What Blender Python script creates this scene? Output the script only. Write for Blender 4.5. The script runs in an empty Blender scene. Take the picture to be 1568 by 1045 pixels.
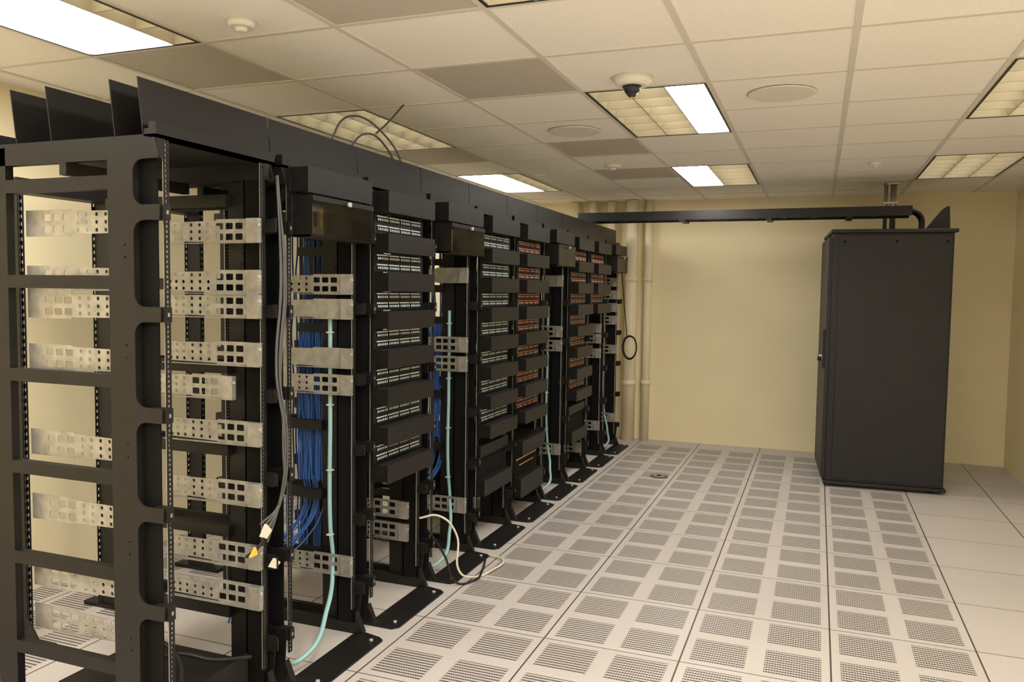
import bpy, math, random
from mathutils import Matrix, Vector
random.seed(4)
S=bpy.context.scene
COL=bpy.context.collection
try:
    S.view_settings.view_transform='Standard'
except Exception: pass
T=.6096
CEIL=2.56; XC=-.509; YC=3.846; FX=.1046
XL,XR,YN,YB=-3.75,1.675,-3.2,8.57
# ---------------- materials
def mat(name,col,rough=.5,metal=0,emit=None,es=0,noise=None,bump=None,spec=None,alpha=None):
    m=bpy.data.materials.new(name); m.use_nodes=True
    nt=m.node_tree; b=nt.nodes['Principled BSDF']
    b.inputs['Base Color'].default_value=(*col,1); b.inputs['Roughness'].default_value=rough; b.inputs['Metallic'].default_value=metal
    if spec is not None: b.inputs['Specular IOR Level'].default_value=spec
    if emit: b.inputs['Emission Color'].default_value=(*emit,1); b.inputs['Emission Strength'].default_value=es
    if alpha is not None: b.inputs['Alpha'].default_value=alpha
    if noise or bump:
        tc=nt.nodes.new('ShaderNodeNewGeometry')
        if noise:
            sc,amt=noise; n=nt.nodes.new('ShaderNodeTexNoise'); n.inputs['Scale'].default_value=sc; n.inputs['Detail'].default_value=2
            nt.links.new(tc.outputs['Position'],n.inputs['Vector'])
            r=nt.nodes.new('ShaderNodeMapRange'); r.inputs[1].default_value=.3; r.inputs[2].default_value=.7; r.inputs[3].default_value=1-amt; r.inputs[4].default_value=1+amt
            nt.links.new(n.outputs['Fac'],r.inputs[0])
            v=nt.nodes.new('ShaderNodeVectorMath'); v.operation='SCALE'; v.inputs[0].default_value=col; nt.links.new(r.outputs[0],v.inputs['Scale'])
            nt.links.new(v.outputs[0],b.inputs['Base Color'])
        if bump:
            sc,st=bump; n=nt.nodes.new('ShaderNodeTexNoise'); n.inputs['Scale'].default_value=sc
            nt.links.new(tc.outputs['Position'],n.inputs['Vector'])
            bp=nt.nodes.new('ShaderNodeBump'); bp.inputs['Strength'].default_value=st; bp.inputs['Distance'].default_value=.002
            nt.links.new(n.outputs['Fac'],bp.inputs['Height']); nt.links.new(bp.outputs[0],b.inputs['Normal'])
    return m
BLK=mat('black_powder_coat',(.009,.0080,.0078),.48,noise=(30,.25),spec=.35)
BLK2=mat('black_satin',(.0105,.0095,.0092),.46,noise=(20,.15),spec=.35)
DRK=mat('black_and_recess_shade',(.004,.004,.004),.8,spec=.2)
ZINC=mat('zinc_plate',(.42,.41,.38),.40,.6,noise=(25,.18))
PALE=mat('steel_and_hole_light',(.55,.54,.5),.4,.3)
WALL=mat('cream_wall_paint',(.93,.82,.54),.75,noise=(3,.02))
PIPE=mat('cream_pipe_paint',(.90,.80,.57),.5)
TILE=mat('ceiling_tile',(.94,.90,.83),.9,noise=(160,.05))
TBAR=mat('ceiling_tbar',(.72,.67,.59),.6)
VENT=mat('perforated_vent',(.55,.50,.43),.7,noise=(200,.15))
FRM=mat('fixture_frame_dark',(.03,.03,.03),.5)
LOUV=mat('louver_aluminium',(.50,.46,.35),.4,.3)
GLOW=mat('lamp_diffuser_lit',(.9,.9,.9),.5,emit=(1,.97,.925),es=27)
GLOWS=mat('lamp_tube_lit',(.9,.9,.9),.5,emit=(1,.92,.78),es=3.6)
WHITE=mat('white_plastic',(.84,.81,.74),.5)
SPK=mat('speaker_grille',(.78,.73,.65),.7,noise=(300,.12))
BLUE=mat('blue_cable',(.03,.11,.38),.45)
TEAL=mat('pale_blue_cable',(.30,.53,.55),.45)
GREYC=mat('grey_cable',(.09,.09,.09),.5)
WHC=mat('white_cable',(.7,.66,.55),.5)
PORTB=mat('port_pale_blue',(.50,.70,.78),.5)
PORTR=mat('port_orange',(.68,.24,.15),.5)
PORTW=mat('port_label_white',(.78,.82,.82),.5)
CONDUIT=mat('galvanised_conduit',(.45,.44,.42),.35,.8)
CAB=mat('cabinet_black',(.0155,.015,.0165),.52,noise=(6,.12),spec=.4)
YEL=mat('yellow_tag',(.75,.5,.08),.5)
ACR=mat('smoked_acrylic',(.02,.018,.012),.06,alpha=.45)
ACY=mat('yellowed_card',(.30,.25,.13),.6,noise=(40,.3))
FY=7.05
def floor_mat():
    m=bpy.data.materials.new('raised_floor_tiles'); m.use_nodes=True; nt=m.node_tree; b=nt.nodes['Principled BSDF']; L=nt.links
    def N(t,**k):
        n=nt.nodes.new(t)
        for a,v in k.items(): setattr(n,a,v)
        return n
    def M(op,a,bb=None,c=None):
        n=N('ShaderNodeMath',operation=op)
        for i,v in enumerate((a,bb,c)):
            if v is None: continue
            if isinstance(v,(int,float)): n.inputs[i].default_value=v
            else: L.new(v,n.inputs[i])
        return n.outputs[0]
    g=N('ShaderNodeNewGeometry'); s=N('ShaderNodeSeparateXYZ'); L.new(g.outputs['Position'],s.inputs[0]); X,Y=s.outputs[0],s.outputs[1]
    u=M('DIVIDE',M('SUBTRACT',X,FX),T); v=M('DIVIDE',M('SUBTRACT',Y,FY),T)
    fu=M('FRACT',M('ADD',u,50.)); fv=M('FRACT',M('ADD',v,50.))
    du=M('MINIMUM',fu,M('SUBTRACT',1.,fu)); dv=M('MINIMUM',fv,M('SUBTRACT',1.,fv))
    seam=M('MAXIMUM',M('LESS_THAN',du,.0060),M('LESS_THAN',dv,.0045))
    pu=M('FRACT',M('MULTIPLY',fu,2.)); pv=M('FRACT',M('MULTIPLY',fv,2.))
    iu=M('LESS_THAN',M('ABSOLUTE',M('SUBTRACT',pu,.5)),.375); iv=M('LESS_THAN',M('ABSOLUTE',M('SUBTRACT',pv,.5)),.37)
    sl=M('FRACT',M('MULTIPLY',M('ADD',pv,.01),14.)); slot=M('LESS_THAN',sl,.54)
    su=M('FRACT',M('MULTIPLY',pu,28.)); slu=M('GREATER_THAN',su,.16)
    inp=M('MULTIPLY',iu,iv)
    rx=M('MULTIPLY',M('GREATER_THAN',X,FX-3*T),M('LESS_THAN',X,FX+T)); ry=M('MULTIPLY',M('LESS_THAN',Y,FY+2*T),1.)
    rx2=M('LESS_THAN',X,FX-5*T); rr=M('MAXIMUM',rx,rx2)
    nc=M('SUBTRACT',1.,M('MULTIPLY',M('GREATER_THAN',X,FX),M('GREATER_THAN',Y,FY)))
    hole=M('MULTIPLY',M('MULTIPLY',M('MULTIPLY',inp,M('MULTIPLY',slot,slu)),M('MULTIPLY',rr,ry)),nc)
    no=N('ShaderNodeTexNoise'); no.inputs['Scale'].default_value=140; no.inputs['Detail'].default_value=2; L.new(g.outputs['Position'],no.inputs['Vector'])
    n2=N('ShaderNodeTexNoise'); n2.inputs['Scale'].default_value=1.3; L.new(g.outputs['Position'],n2.inputs['Vector'])
    # slight per-tile tone variation
    cv=N('ShaderNodeCombineXYZ'); L.new(M('FLOOR',M('ADD',u,50.)),cv.inputs[0]); L.new(M('FLOOR',M('ADD',v,50.)),cv.inputs[1])
    wn=N('ShaderNodeTexWhiteNoise',noise_dimensions='2D'); L.new(cv.outputs[0],wn.inputs['Vector'])
    f=M('ADD',M('ADD',M('MULTIPLY',no.outputs['Fac'],.22),M('MULTIPLY',wn.outputs['Value'],.05)),M('ADD',M('MULTIPLY',n2.outputs['Fac'],.12),.80))
    sc=N('ShaderNodeVectorMath',operation='SCALE'); sc.inputs[0].default_value=(.575,.53,.50); L.new(f,sc.inputs['Scale'])
    mx=N('ShaderNodeMix',data_type='RGBA'); L.new(hole,mx.inputs[0]); L.new(sc.outputs[0],mx.inputs[6]); mx.inputs[7].default_value=(.08,.068,.06,1)
    mx2=N('ShaderNodeMix',data_type='RGBA'); L.new(seam,mx2.inputs[0]); L.new(mx.outputs[2],mx2.inputs[6]); mx2.inputs[7].default_value=(.08,.068,.06,1)
    L.new(mx2.outputs[2],b.inputs['Base Color']); b.inputs['Roughness'].default_value=.45; b.inputs['Specular IOR Level'].default_value=.3
    return m
FLOOR=floor_mat()
# ---------------- mesh builder
class MB:
    def __init__(s): s.v=[]; s.f=[]; s.m=[]; s.mats=[]; s.sm=[]
    def mi(s,m):
        if m not in s.mats: s.mats.append(m)
        return s.mats.index(m)
    def box(s,x0,x1,y0,y1,z0,z1,m):
        if x0>x1:x0,x1=x1,x0
        if y0>y1:y0,y1=y1,y0
        if z0>z1:z0,z1=z1,z0
        n=len(s.v); s.v+=[(x,y,z) for x in (x0,x1) for y in (y0,y1) for z in (z0,z1)]
        k=s.mi(m)
        for q in ((0,1,3,2),(4,6,7,5),(0,4,5,1),(2,3,7,6),(0,2,6,4),(1,5,7,3)):
            s.f.append([n+i for i in q]); s.m.append(k); s.sm.append(False)
    def quad_down(s,x0,x1,y0,y1,z,m):
        n=len(s.v); s.v+=[(x0,y0,z),(x0,y1,z),(x1,y1,z),(x1,y0,z)]; s.f.append([n,n+1,n+2,n+3]); s.m.append(s.mi(m)); s.sm.append(False)
    def poly(s,pts,m,ext=None):
        k=s.mi(m); n=len(s.v); N=len(pts); s.v+=list(pts); s.f.append(list(range(n,n+N))); s.m.append(k); s.sm.append(False)
        if ext:
            s.v+=[tuple(a+b for a,b in zip(p,ext)) for p in pts]
            s.f.append([n+N+i for i in reversed(range(N))]); s.m.append(k); s.sm.append(False)
            for i in range(N):
                j=(i+1)%N; s.f.append([n+i,n+N+i,n+N+j,n+j]); s.m.append(k); s.sm.append(False)
    def cyl(s,c,r,h,m,axis=2,seg=24,r2=None):
        r2=r if r2 is None else r2; k=s.mi(m); n=len(s.v)
        for t,rr in ((0,r),(h,r2)):
            for i in range(seg):
                a=2*math.pi*i/seg; p=[0,0,0]; p[(axis+1)%3]=rr*math.cos(a); p[(axis+2)%3]=rr*math.sin(a); p[axis]=t
                s.v.append((c[0]+p[0],c[1]+p[1],c[2]+p[2]))
        for i in range(seg):
            j=(i+1)%seg; s.f.append([n+i,n+j,n+seg+j,n+seg+i]); s.m.append(k); s.sm.append(True)
        s.f.append([n+i for i in reversed(range(seg))]); s.m.append(k); s.sm.append(False)
        s.f.append([n+seg+i for i in range(seg)]); s.m.append(k); s.sm.append(False)
    def mesh(s,name):
        me=bpy.data.meshes.new(name); me.from_pydata(s.v,[],s.f)
        for m in s.mats: me.materials.append(m)
        me.polygons.foreach_set('material_index',s.m); me.polygons.foreach_set('use_smooth',s.sm); me.update(); return me
    def obj(s,name,parent=None,loc=(0,0,0),bevel=0):
        return mk(name,s.mesh(name),parent,loc,bevel)
def mk(name,data,parent=None,loc=(0,0,0),bevel=0):
    o=bpy.data.objects.new(name,data); COL.objects.link(o); o.location=loc
    if parent: o.parent=parent
    if bevel:
        b=o.modifiers.new('bevel','BEVEL'); b.width=bevel; b.segments=2; b.limit_method='ANGLE'
    return o
def empty(name,loc=(0,0,0),rz=0):
    o=bpy.data.objects.new(name,None); COL.objects.link(o); o.location=loc; o.rotation_euler=(0,0,rz); o.empty_display_size=.1; return o
def cable(name,paths,r,m,parent=None,res=6,loc=(0,0,0)):
    cu=bpy.data.curves.new(name,'CURVE'); cu.dimensions='3D'; cu.bevel_depth=r; cu.bevel_resolution=2; cu.resolution_u=res; cu.use_fill_caps=True
    for pts in paths:
        sp=cu.splines.new('BEZIER'); sp.bezier_points.add(len(pts)-1)
        for bp_,p in zip(sp.bezier_points,pts):
            bp_.co=p; bp_.handle_left_type=bp_.handle_right_type='AUTO'
    cu.materials.append(m)
    tmp=bpy.data.objects.new('tmp',cu); COL.objects.link(tmp)
    dg=bpy.context.evaluated_depsgraph_get(); me=bpy.data.meshes.new_from_object(tmp.evaluated_get(dg))
    me.materials.clear(); me.materials.append(m)
    for p in me.polygons: p.use_smooth=True
    bpy.data.objects.remove(tmp)
    return mk(name,me,parent,loc)
def rrect(x0,x1,y0,y1,r,n=5):
    pts=[]
    for cx,cy,a0 in ((x1-r,y1-r,0),(x0+r,y1-r,90),(x0+r,y0+r,180),(x1-r,y0+r,270)):
        for k in range(n+1):
            a=math.radians(a0+90*k/n); pts.append((cx+r*math.cos(a),cy+r*math.sin(a)))
    return pts
def plate(name,outer,holes,thick,m):
    cu=bpy.data.curves.new(name,'CURVE'); cu.dimensions='2D'; cu.fill_mode='BOTH'; cu.extrude=thick/2
    for pl in [outer]+holes:
        sp=cu.splines.new('POLY'); sp.points.add(len(pl)-1); sp.use_cyclic_u=True
        for q,p in zip(sp.points,pl): q.co=(p[0],p[1],0,1)
    tmp=bpy.data.objects.new('tmp',cu); COL.objects.link(tmp)
    dg=bpy.context.evaluated_depsgraph_get(); me=bpy.data.meshes.new_from_object(tmp.evaluated_get(dg))
    bpy.data.objects.remove(tmp)
    me.transform(Matrix.Rotation(math.pi/2,4,'X')); me.materials.clear(); me.materials.append(m); me.name=name
    return me
# ---------------- room
b=MB(); b.box(XL,XR,YN,YB,-.08,0,FLOOR); b.obj('floor')
b=MB(); b.box(XL-.1,XR+.1,YB,YB+.1,0,CEIL+.2,WALL); b.obj('wall_back')
b=MB(); b.box(XR,XR+.1,YN,YB,0,CEIL+.2,WALL); b.obj('wall_right')
b=MB(); b.box(XL-.1,XL,YN,YB,0,CEIL+.2,WALL); b.obj('wall_left')
b=MB(); b.box(XL-.1,XR+.1,YN-.1,YN,0,CEIL+.2,WALL); b.obj('wall_front')
fix=[(i,j) for i in (-4,-1,2) for j in (-8,-4,0,4)]
vents=[(-2,-3),(-2,-1),(-2,2),(-2,4),(-4,-2),(-4,2)]
fixcells={(i,j+k) for i,j in fix for k in (0,1)}
c=MB()
i0=math.floor((XL-XC)/T); i1=math.ceil((XR-XC)/T); j0=math.floor((YN-YC)/T); j1=math.ceil((YB-YC)/T)
for i in range(i0,i1):
    for j in range(j0,j1):
        if (i,j) in fixcells: continue
        x0=max(XC+i*T,XL); x1=min(XC+(i+1)*T,XR); y0=max(YC+j*T,YN); y1=min(YC+(j+1)*T,YB)
        if x1-x0<.01 or y1-y0<.01: continue
        c.box(x0,x1,y0,y1,CEIL+.004,CEIL+.02,VENT if (i,j) in vents else TILE)
for i in range(i0,i1+1):
    x=XC+i*T
    if XL<x<XR: c.box(x-.012,x+.012,YN,YB,CEIL,CEIL+.006,TBAR)
for j in range(j0,j1+1):
    y=YC+j*T
    if not YN<y<YB: continue
    for i in range(i0,i1):
        if (i,j) in fixcells and (i,j-1) in fixcells: continue
        x0=max(XC+i*T+.012,XL); x1=min(XC+(i+1)*T-.012,XR)
        if x1>x0: c.box(x0,x1,y-.012,y+.012,CEIL,CEIL+.0055,TBAR)
c.box(XL,XR,YN,YB,CEIL+.2,CEIL+.25,TILE)
c.obj('ceiling')
bright={(-1,0):(.66,1.),(-1,4):(0,.48),(-4,4):(0,.7),(-4,-4):(.0,.78),(-1,-4):(.3,.8),(2,-4):(.2,.7),(-1,-8):(.2,.8),(2,-8):(.2,.8),(-4,-8):(.2,.8)}
for (i,j) in fix:
    x0,x1=XC+i*T+.012,XC+(i+1)*T-.012; y0,y1=YC+j*T+.012,YC+(j+2)*T-.012
    e=empty('recessed_troffer_light',(x0,y0,CEIL)); W=x1-x0; Lh=y1-y0
    h=MB(); t=.012
    h.box(0,W,0,Lh,.11,.12,LOUV)
    for a in ((0,t,0,Lh),(W-t,W,0,Lh),(t,W-t,0,t),(t,W-t,Lh-t,Lh)):
        h.box(*a,-.002,.004,FRM); h.box(*a,.0041,.11,LOUV)
    h.obj('housing',e)
    br=bright.get((i,j)); l=MB()
    nb=6; nc=3
    if br:
        bx0,bx1=max(t,br[0]*W),min(W-t,br[1]*W)
        g=MB(); g.quad_down(bx0,bx1,t,Lh-t,.010,GLOW); g.obj('lit_diffuser',e)
        segs=[(t,bx0),(bx1,W-t)]
    else: segs=[(t,W-t)]
    for a0,a1 in segs:
        if a1-a0<.04: continue
        n=max(1,round((a1-a0)/(W/nc)))
        for q in range(nb+1):
            y=t+(Lh-2*t)*q/nb
            l.poly([(a0,y-.003,.0),(a0,y+.003,.0),(a0,y+.020,.068),(a0,y-.020,.068)],LOUV,(a1-a0,0,0))
        for q in range(n+1):
            x=a0+(a1-a0)*q/n
            l.poly([(x-.003,t,0),(x+.003,t,0),(x+.020,t,.068),(x-.020,t,.068)],LOUV,(0,Lh-2*t,0))
        l.quad_down(a0+.03,a1-.03,t+.02,Lh-t-.02,.095,GLOWS)
    if l.v: l.obj('parabolic_louver',e)
d=MB(); d.cyl((0,0,-.035),.07,.039,WHITE,r2=.10,seg=32); d.cyl((0,0,-.085),.012,.02,FRM,r2=.030); d.cyl((0,0,-.065),.030,.03,FRM,r2=.045); d.cyl((0,0,-.088),.010,.008,YEL); d.obj('dome_security_camera',loc=(-.83,3.68,CEIL))
for x,y in ((-.20,4.17),(XC-1.5*T,YC+1.5*T)):
    d=MB(); d.cyl((0,0,-.004),.15,.008,SPK,seg=40); d.cyl((0,0,-.006),.155,.006,SPK,r2=.163,seg=40); d.obj('ceiling_speaker',loc=(x,y,CEIL))
for x,y,r in ((-1.51,6.1,.07),(.36,6.5,.05),(-2.2,6.4,.05),(-2.03,2.47,.055)):
    d=MB(); d.cyl((0,0,-.02),r*.8,.024,WHITE,r2=r); d.cyl((0,0,-.035),r*.3,.016,WHITE,r2=r*.45); d.obj('smoke_detector',loc=(x,y,CEIL))
# ---------------- racks
XF=-1.93; P=.6264; Y00=1.98; RW=.49; D=.75
RH=2.04
holes=[]
tabs=[1.81-.32*k for k in range(6)]
edges=[2.0]+tabs+[.08]
for z in tabs:
    for dz in (-.02,.02):
        holes.append([(-.125+.004*math.cos(k*.785),z-.12+dz+.004*math.sin(k*.785)) for k in range(8)])
# comb outline: organiser fingers with filleted D-shaped gaps open towards the aisle
comb=[(-.195,.02),(0.0,.02)]
R_=.040; xb=-.090
for bb,a in list(zip(edges[1:],edges[:-1]))[::-1]:
    lo_,hi_=bb+.024,a-.024
    if hi_-lo_<.1: continue
    tip=.016
    comb.append((tip,lo_-.004)); comb.append((tip-.004,lo_))
    for k in range(7):
        an=math.radians(270-90*k/6); comb.append((xb+R_+R_*math.cos(an),lo_+R_+R_*math.sin(an)))
    for k in range(7):
        an=math.radians(180-90*k/6); comb.append((xb+R_+R_*math.cos(an),hi_-R_+R_*math.sin(an)))
    comb.append((tip-.004,hi_)); comb.append((tip,hi_+.004))
comb+=[(0,RH),(-.195,RH)]
SIDEP=plate('side_plate',comb,holes,.006,BLK2)
fr=MB()
def rail(x,y):
    fr.box(x-.003,x,y,y+.006,.12,RH,BLK); fr.box(x-.003,x,y+.016,y+.022,.12,RH,BLK)
    z=.12
    while z<RH:
        fr.box(x-.003,x,y+.006,y+.016,z,z+.0065,BLK); z+=.0159
    fr.box(x-.010,x-.0075,y+.004,y+.018,.12,RH,PALE)  # pale strip stands in for the lit background showing through the rail holes
for y in (0,RW-.022):
    rail(0,y); rail(-D+.05,y)
for y0,y1 in ((-.030,-.001),(RW+.001,RW+.030)):
    fr.box(-.10,-.02,y0+.022 if y0<0 else y0+.002,y1-.002,.02,RH,DRK)  # near-black block paints the shade inside the organiser openings
    fr.box(-.098,-.092,y0+.002,y1-.002,.02,RH,BLK)
    fr.box(-D,-D+.09,y0,y1,.0,RH,BLK)
    for k in range(6):
        z=1.91-.32*k
        fr.box(-D+.09,-.18,y0,y1,z-.022,z+.022,BLK)
        fr.box(-D-.035,-D,y0,y1,z-.035,z+.022,BLK)
    fr.box(-D,0,y0,y1,.0,.05,BLK)
    fr.box(-D,0,y0,y1,RH-.06,RH,BLK)
fr.box(-D-.02,0,-.03,RW+.06,RH,RH+.012,BLK)
fr.box(-.03,0,-.03,RW+.06,RH,RH+.05,BLK); fr.box(-D,-D+.04,-.03,RW+.06,RH,RH+.05,BLK)
for x in (-.05,-.165,-.44,-.60):
    fr.poly([(x,-.05,2.225),(x,-.03,2.045),(x,P-.036,2.045),(x,P-.056,2.225)],BLK2,(-.004,0,0))
fr.box(-.048,-.03,-.03,P-.045,2.045,2.07,BLK)
fr.cyl((-.0495,.03,2.08),.005,.003,PALE,axis=0,seg=8)
fr.box(-.41,-.38,-.03,RW+.03,RH-.1,RH-.06,BLK)
fr.poly([(0,-.03,.0),(.13,-.03,.0),(.156,0,.0),(.156,RW-.02,.0),(.13,RW,.0),(0,RW+.03,.0)],BLK,(0,0,.008))
for y in (.03,RW-.05):
    fr.cyl((.115,y,.008),.009,.008,PALE,seg=8)
for y0,y1 in ((-.03,.0),(RW,RW+.03)):
    fr.poly([(0,y0,.008),(.04,y0,.008),(0,y0,.10)],BLK,(0,y1-y0,0))
for z in tabs:
    fr.box(-.03,.028,RW+.002,RW+.029,z-.024,z+.024,BLK)
    fr.box(-.03,.028,-.029,-.002,z-.024,z+.024,BLK)
    fr.box(.028,.0295,RW+.01,RW+.02,z-.006,z+.006,ZINC)
    fr.box(.028,.0295,-.02,-.012,z-.006,z+.006,ZINC)
    fr.box(.028,.045,RW+.005,RW+.012,z-.02,z+.028,BLK)
fr.box(-.10,-.095,RW+.04,P-.040,.02,RH,BLK)
FRAME=fr.mesh('frame')
def bk(mir=False,solid=False):
    hl=[]
    if not solid:
        for cxx in (-.10,-.145,-.19):
            for z in (-.021,.019): hl.append(rrect(cxx-.017,cxx+.017,z-.012,z+.012,.004,2))
        for cxx in (-.245,-.285,-.325,-.365,-.40,-.43):
            for z in (-.026,0,.026): hl.append([(cxx+.007*math.cos(k*.785+.39),z+.007*math.sin(k*.785+.39)) for k in range(8)])
    o=[(-.46,-.036),(-.46,.036),(-.21,.040),(-.205,.045),(0,.045),(0,-.045),(-.205,-.045),(-.21,-.040)]
    if mir:
        o=[(-.46-x,z) for x,z in o][::-1]; hl=[[(-.46-x,z) for x,z in h] for h in hl]
    return plate('bracket',o,hl,.0025,ZINC)
BK,BKM,BKS=bk(),bk(True),bk(False,True)
lip=MB(); lip.box(-.05,0,-.022,0,-.045,.045,ZINC); lip.box(-.46,0,-.018,0,-.046,-.0435,ZINC); lip.cyl((-.0005,-.012,.02),.006,.004,PALE,axis=0,seg=8); LIP=lip.mesh('bracket_lip')
def bracket(par,z,right=True,solid=False,dx=0):
    if right:
        mk('shelf_bracket',BKS if solid else BK,par,(.004+dx,RW-.026,z)); mk('bracket_lip',LIP,par,(.004+dx,RW-.026,z))
    else:
        mk('shelf_bracket',BKS if solid else BKM,par,(-.18+dx,.028,z))
def mgr(b_,z,h=.085,pr=.085):
    b_.box(0.002,pr-.006,.012,RW-.012,z-h/2+.006,z-h/2+.012,BLK); b_.box(0.002,pr-.006,.012,RW-.012,z+h/2-.008,z+h/2-.002,BLK)
    b_.box(pr-.006,pr,.008,RW-.008,z-h/2,z+h/2,BLK2); b_.box(.002,.006,.002,RW-.002,z-h/2,z+h/2,BLK)
    for y in (.012,RW-.016): b_.box(.006,pr-.006,y,y+.004,z-h/2+.012,z+h/2-.008,BLK)
def panel(b_,z,pm,h=.088):
    b_.box(.002,.012,.002,RW-.002,z-h/2+.001,z+h/2-.001,BLK)
    for r_,zz in enumerate((z+.022,z-.022)):
        for g_ in range(4):
            y0=.03+g_*.109
            b_.box(.012,.0135,y0,y0+.098,zz+.010,zz+.0155,PORTW if pm is PORTB else pm)
            for k in range(6):
                yy=y0+k*.0166
                b_.box(.012,.0155,yy,yy+.0145,zz-.012,zz+.006,BLK)
                b_.box(.0155,.0165,yy+.0025,yy+.012,zz-.007,zz+.003,pm if (k+g_+r_)%5 else PORTW)
def mess(par,name,m,n,zz,xr,y,r=.0032):
    ps=[]
    for k in range(n):
        x=random.uniform(*xr); yy=random.uniform(*y); p=[]
        z=zz[0]
        while z>zz[1]:
            p.append((x+random.uniform(-.008,.008),yy+random.uniform(-.006,.006),z)); z-=.13
        p.append((x,yy,zz[1])); ps.append(p)
    return cable(name,ps,r,m,par,3)
for i in range(10):
    e=empty('network_rack',(XF,Y00+i*P,0))
    mk('frame',FRAME,e)
    mk('side_plate_near',SIDEP,e,(0,-.034,0)); mk('side_plate_far',SIDEP,e,(0,RW+.034,0))
    b=MB()
    if i==0:
        for z in (1.79,1.60,1.51,1.33,1.03,.80,.56,.405):
            bracket(e,z); bracket(e,z,False)
        bracket(e,1.20,True,dx=-.12)
        ps=[]
        for k in range(5):
            dx=random.uniform(0,.02); 
            ps.append([(.02+dx,RW+.04,2.0),(.03+dx,RW+.045+.01*k,1.6),(.02+dx,RW+.03+.008*k,1.25),(.045+dx,RW+.05+.012*math.sin(k),1.0),(.03+dx,RW+.03,.75),(.02,RW-.02-.01*k,.62+.02*k)])
        cable('hanging_grey_cables',ps,.004,GREYC,e)
        t=MB(); t.poly([(.03,RW-.08,.66),(.03,RW-.05,.70),(.03,RW-.02,.67),(.03,RW-.05,.645)],WHC,(.012,0,0)); t.poly([(.03,RW-.03,.53),(.03,RW-.0,.555),(.03,RW+.03,.53),(.03,RW,.515)],WHC,(.012,0,0)); t.poly([(.03,RW-.14,.60),(.03,RW-.11,.63),(.03,RW-.10,.60)],YEL,(.01,0,0)); t.obj('cable_tags',e)
        cable('cable_tag_cord',[[(.035,RW-.02,.68),(.03,RW-.09,.62),(.02,RW-.14,.60)]],.006,BLK,e)
        b.box(-.55,-.06,.04,RW-.06,.05,.17,BLK2); b.box(-.06,-.05,.03,RW-.05,.05,.19,BLK)
        cable('black_power_leads',[[(-.3,.1,.18),(-.2,.2,.26),(-.08,.3,.22),(-.02,.42,.19)],[(-.5,.3,.18),(-.35,.25,.28),(-.15,.2,.25),(-.05,.1,.2)]],.008,BLK,e)
    if i in (1,3,6,9):
        mgr(b,2.0,.10,.09)
        z0,z1=1.78,1.94
        b.box(.002,.012,.005,RW-.005,z0,z1,BLK); b.box(.012,.10,.02,.024,z0,z1,BLK); b.box(.012,.10,RW-.028,RW-.02,z0,z1,BLK)
        b.box(.012,.09,.02,RW-.02,z0,z0+.008,BLK)
        b.box(.013,.016,.05,.22,z0+.02,z1-.02,ACY); b.box(.016,.03,.26,.40,z0+.03,z1-.05,BLK2); b.box(.10,.104,.02,RW-.02,z1-.02,z1,BLK)
        for yy in (.07,.11,.15,.19): b.box(.016,.018,yy,yy+.02,z0+.05,z1-.05,YEL if yy>.15 else BLK2)
        b.cyl((.112,RW*.52,z1-.015),.010,.012,PALE,axis=0,seg=12)
        a=MB(); a.box(.1,.103,.028,RW-.028,z0+.002,z1-.02,ACR); a.obj('clear_cover',e)
        if i==1:
            bracket(e,1.60);bracket(e,1.49,solid=True);bracket(e,1.27,solid=True);bracket(e,1.15);bracket(e,.325)
        elif i<9:
            bracket(e,1.67,solid=True);bracket(e,1.26);bracket(e,1.145);bracket(e,.295)
        else:
            for z in (1.69,1.56,1.43,1.30,1.0,.29): bracket(e,z)
        if i<9: mess(e,'blue_cable_bundle',BLUE,60 if i<6 else 25,(1.42,.68),(-.34,-.205),(RW+.045,RW+.085))
        mess(e,'blue_cable_sparse',BLUE,10,(1.80,1.42),(-.32,-.21),(RW+.045,RW+.085))
        ps=[]
        for k in range(12):
            x=random.uniform(-.33,-.2); ps.append([(x,RW+.06,.70),(x+.01,RW+.05,.56),(x+.02,RW-.1-.02*(k%4),.45),(x-.05,RW-.25,.3+.01*k),(x-.1,RW-.35,.12)])
        cable('blue_cable_tails',ps,.003,BLUE,e)
        cable('pale_blue_trunk_cable',[[(-.125,RW-.011,1.46),(-.125,RW-.011,1.0),(-.125,RW-.011,.5),(-.11,RW-.012,.32),(-.04,RW-.16,.18),(.0,RW-.40,.06),(-.10,RW-.46,.03)]],.010,TEAL,e,12)
        for z in (1.75,1.40): b.box(-.34,-.11,RW+.038,RW+.042,z-.02,z+.02,BLK)
        for z in (1.38,1.05,.75,.45): b.box(-.138,-.112,RW-.024,RW+.0,z,z+.006,WHC)
    elif i>0:
        pm=PORTB if i in (2,4) else PORTR
        mgr(b,1.985,.10)
        n=7 if i<8 else 3
        for k in range(n):
            panel(b,1.885-.18*k,pm); mgr(b,1.795-.18*k,.088)
        if i==2:
            bracket(e,.42,dx=-.05); bracket(e,.30,dx=-.05)
        if i in (4,7):
            b.box(-.5,.004,.02,RW-.02,.30,.62,DRK); b.box(.004,.02,.01,RW-.01,.55,.62,BLK2); mgr(b,.36,.1,.05)
        if i==5:
            b.box(-.5,.01,.015,RW-.015,.14,.56,DRK); mgr(b,.50,.1,.07); mgr(b,.22,.14,.06)
            b.box(.01,.014,.04,RW-.04,.405,.412,YEL); b.box(.01,.014,.1,RW-.1,.36,.366,YEL)
        if i==8:
            for z in (1.24,1.14,1.0,.3): bracket(e,z)
        if i==7:
            bracket(e,.2)
        mess(e,'rear_cables',GREYC if i%2 else BLUE,26,(1.9,.2),(-.6,-.25),(.03,RW-.03),.004)
        if i in (4,5,7): mess(e,'pale_blue_side_cable',TEAL,3,(1.9,.3),(-.05,-.02),(RW+.045,RW+.08),.005)
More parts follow.
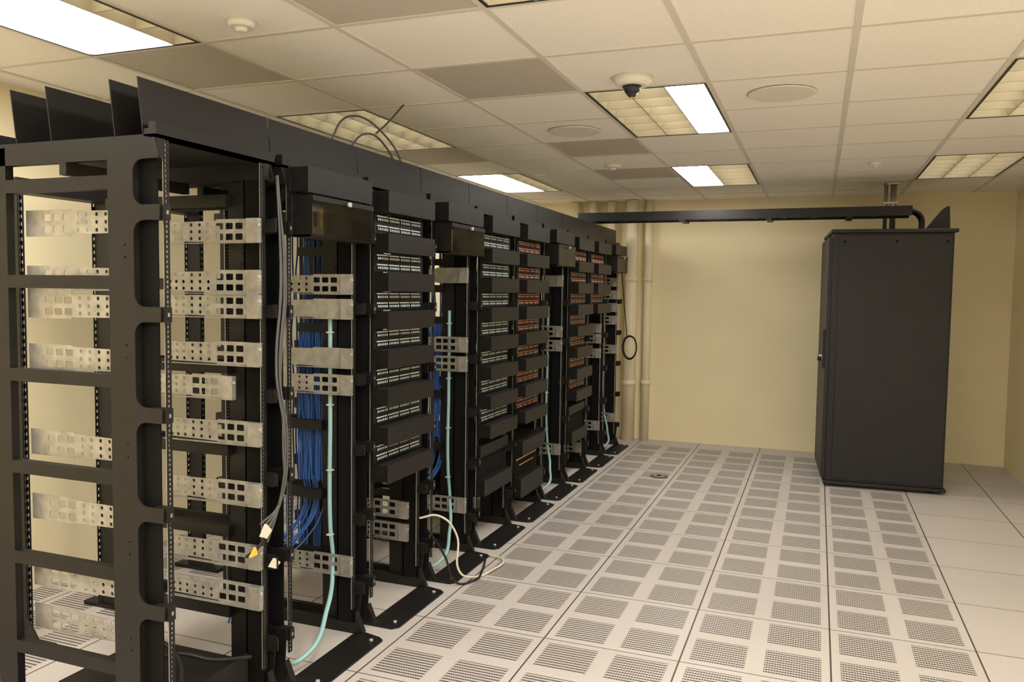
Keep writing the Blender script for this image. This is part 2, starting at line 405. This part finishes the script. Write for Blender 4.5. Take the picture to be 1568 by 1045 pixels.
    if i==1:
        cable('loose_grey_cable_loops',[[(-.12,.45,2.07),(-.14,.52,2.26),(-.16,.72,2.40),(-.14,.98,2.36),(-.12,1.12,2.24),(-.12,1.16,2.08)],[(-.12,.5,2.07),(-.12,.62,2.22),(-.13,.8,2.33),(-.14,1.0,2.30),(-.13,1.10,2.2),(-.12,1.18,2.08)],[(-.14,.9,2.35),(-.15,1.02,2.42),(-.14,1.18,2.55)]],.005,GREYC,e,10)
    if i==2:
        cable('white_power_cord',[[(-.04,.57,.35),(.05,.62,.36),(.13,.68,.25),(.17,.64,.06),(.22,.72,.012),(.27,.86,.012),(.26,1.05,.012),(.15,1.10,.012)]],.006,WHC,e,10)
        cable('black_power_cord',[[(.02,.55,.3),(.10,.60,.15),(.17,.60,.015),(.24,.66,.014),(.22,.84,.014),(.17,1.0,.014)]],.006,BLK,e,10)
    if i==9:
        ps=[]
        for k in range(3):
            ps.append([(.13+.075*math.sin(a)*(1-.06*k),.513+.01*k,1.02+.125*math.cos(a)*(1-.05*k)) for a in [q*math.pi/6 for q in range(13)]])
        cable('hanging_cable_coil',ps+[[(.02,.52,1.9),(.05,.52,1.6),(.10,.515,1.14)]],.005,BLK,e)
    if b.v: b.obj('panels',e)
for y0 in (2.42,3.02):
    r=MB()
    for y in (0,.46):
        for x in (0,-.10):
            r.box(x-.004,x,y,y+.006,.02,2.0,BLK); r.box(x-.004,x,y+.024,y+.030,.02,2.0,BLK)
            z=.05
            while z<1.98:
                r.box(x-.004,x,y+.006,y+.024,z,z+.018,BLK); z+=.032
        r.box(-.10,0,y+.012,y+.018,.02,2.0,BLK)
        r.box(-.2,.1,y,y+.06,0,.02,BLK); r.poly([(0,y,.02),(.09,y,.02),(0,y,.14)],BLK,(0,.006,0))
    r.box(-.10,0,0,.49,1.97,2.03,BLK)
    r.obj('two_post_relay_rack',loc=(-3.15,y0,0))
# overhead raceway
b=MB()
for y in (7.36,7.62): b.box(-2.15,.70,y,y+.012,2.25,2.33,BLK2)
x=-2.0
while x<.65: b.box(x,x+.03,7.372,7.62,2.262,2.275,BLK); x+=.24
for x in (-1.2,-.45,.2): b.box(x,x+.05,7.35,7.64,2.235,2.25,BLK)
o=b.obj('overhead_cable_raceway')
cable('raceway_cables',[[(-2.1,7.42+.03*k,2.285),(-.6,7.43+.03*k,2.283),(.5,7.43+.03*k,2.30),(.70,7.44+.03*k,2.30),(.775,7.45+.03*k,2.25),(.79,7.45+.03*k,2.14)] for k in range(6)],.016,BLK,o,8)
# cabinet
e=empty('network_cabinet',(.10,7.07,0),math.radians(3.2)); W,DD,Hh=.885,.92,2.09
b=MB(); b.box(.0,W,.0,DD,.05,Hh,CAB); b.box(-.015,W+.025,-.02,DD+.02,Hh,Hh+.03,CAB); b.box(-.01,W+.02,-.012,DD,.02,.05,CAB)
b.obj('body',e,bevel=.006)
b=MB(); b.box(.05,W-.012,-.008,0,.07,Hh-.02,CAB); b.obj('side_panel',e,bevel=.004)
b=MB(); b.box(-.03,-.001,.01,DD-.02,.07,Hh-.03,CAB); b.box(-.05,-.03,.04,.07,.98,1.3,BLK2); b.box(-.075,-.05,.045,.065,1.05,1.09,PALE); b.cyl((-.085,.055,1.06),.02,.03,BLK2,axis=0,seg=12); b.obj('door_with_latch',e)
b=MB()
for x in (.085,W/2+.03,W-.05): b.cyl((x,-.0115,Hh-.07),.010,.003,DRK,axis=1,seg=12); b.box(x-.012,x+.012,-.0105,-.008,Hh-.10,Hh-.095,BLK2)
for x in (.08,W-.08):
    for y in (.08,DD-.08): b.cyl((x,y,0),.03,.03,BLK2,seg=12)
b.obj('fasteners_and_feet',e)
b=MB(); b.poly([(.03,-.12,0),(.20,-.12,0),(.19,-.12,.19),(.165,-.12,.185)],BLK,(0,.3,0)); b.box(.03,.20,-.12,.18,0,.01,BLK); b.obj('cable_entry_shroud',loc=(.775,7.43,2.124))
b=MB(); b.cyl((.52,7.72,2.125),.016,CEIL-2.125,CONDUIT); b.cyl((.58,7.72,2.125),.024,CEIL-2.125,CONDUIT); b.cyl((.58,7.72,CEIL-.012),.06,.012,WHITE); b.box(.50,.62,7.69,7.74,2.38,2.40,CONDUIT); b.obj('electrical_conduit')
for x,y,r,z1 in ((-1.86,8.42,.065,CEIL),(-1.70,8.50,.045,CEIL)):
    b=MB(); b.cyl((0,0,0),r,z1,PIPE,seg=28)
    for z in (.6,1.7): b.cyl((0,0,z),r+.008,.05,PIPE,seg=28)
    b.obj('wall_pipe',loc=(x,y,0))
for x in (-2.5,-2.3,-2.1): 
    b=MB(); b.cyl((0,0,0),.05,CEIL,PIPE,seg=24); b.obj('wall_pipe',loc=(x,8.48,0))
b=MB(); b.cyl((0,0,.0),.075,.006,GREYC,seg=28); b.cyl((0,0,.006),.05,.004,ZINC,seg=28); b.cyl((0,0,.010),.02,.003,DRK,seg=16); b.obj('floor_grommet',loc=(-1.23,6.84,0))
# added unseen fill spot, aimed up to brighten the ceiling
la=bpy.data.lights.new('ceiling_fill','SPOT'); la.energy=290; la.color=(1,.96,.90); la.spot_size=math.radians(150); la.spot_blend=1; la.shadow_soft_size=.08
lo=bpy.data.objects.new('ceiling_fill',la); COL.objects.link(lo); lo.location=(.1,-.3,1.75); lo.rotation_euler=(math.radians(180-12),0,0)
# ---------------- camera
f=1226.; yaw,pit,rol=.3639,-.0614,.0135
F=Vector((-math.sin(yaw)*math.cos(pit),math.cos(yaw)*math.cos(pit),math.sin(pit))); r=Vector((math.cos(yaw),math.sin(yaw),0)); u=r.cross(F)
r2=r*math.cos(rol)+u*math.sin(rol); u2=-r*math.sin(rol)+u*math.cos(rol)
M=Matrix((( r2.x,u2.x,-F.x,0),(r2.y,u2.y,-F.y,0),(r2.z,u2.z,-F.z,1.577),(0,0,0,1)))
cd=bpy.data.cameras.new('camera'); cam=bpy.data.objects.new('camera',cd); COL.objects.link(cam); cam.matrix_world=M
cd.sensor_width=36; cd.lens=f/1568*36; cd.clip_start=.05; S.camera=cam
w=bpy.data.worlds.new('world'); S.world=w; w.use_nodes=True; w.node_tree.nodes['Background'].inputs[0].default_value=(.3,.27,.22,1); w.node_tree.nodes['Background'].inputs[1].default_value=.2
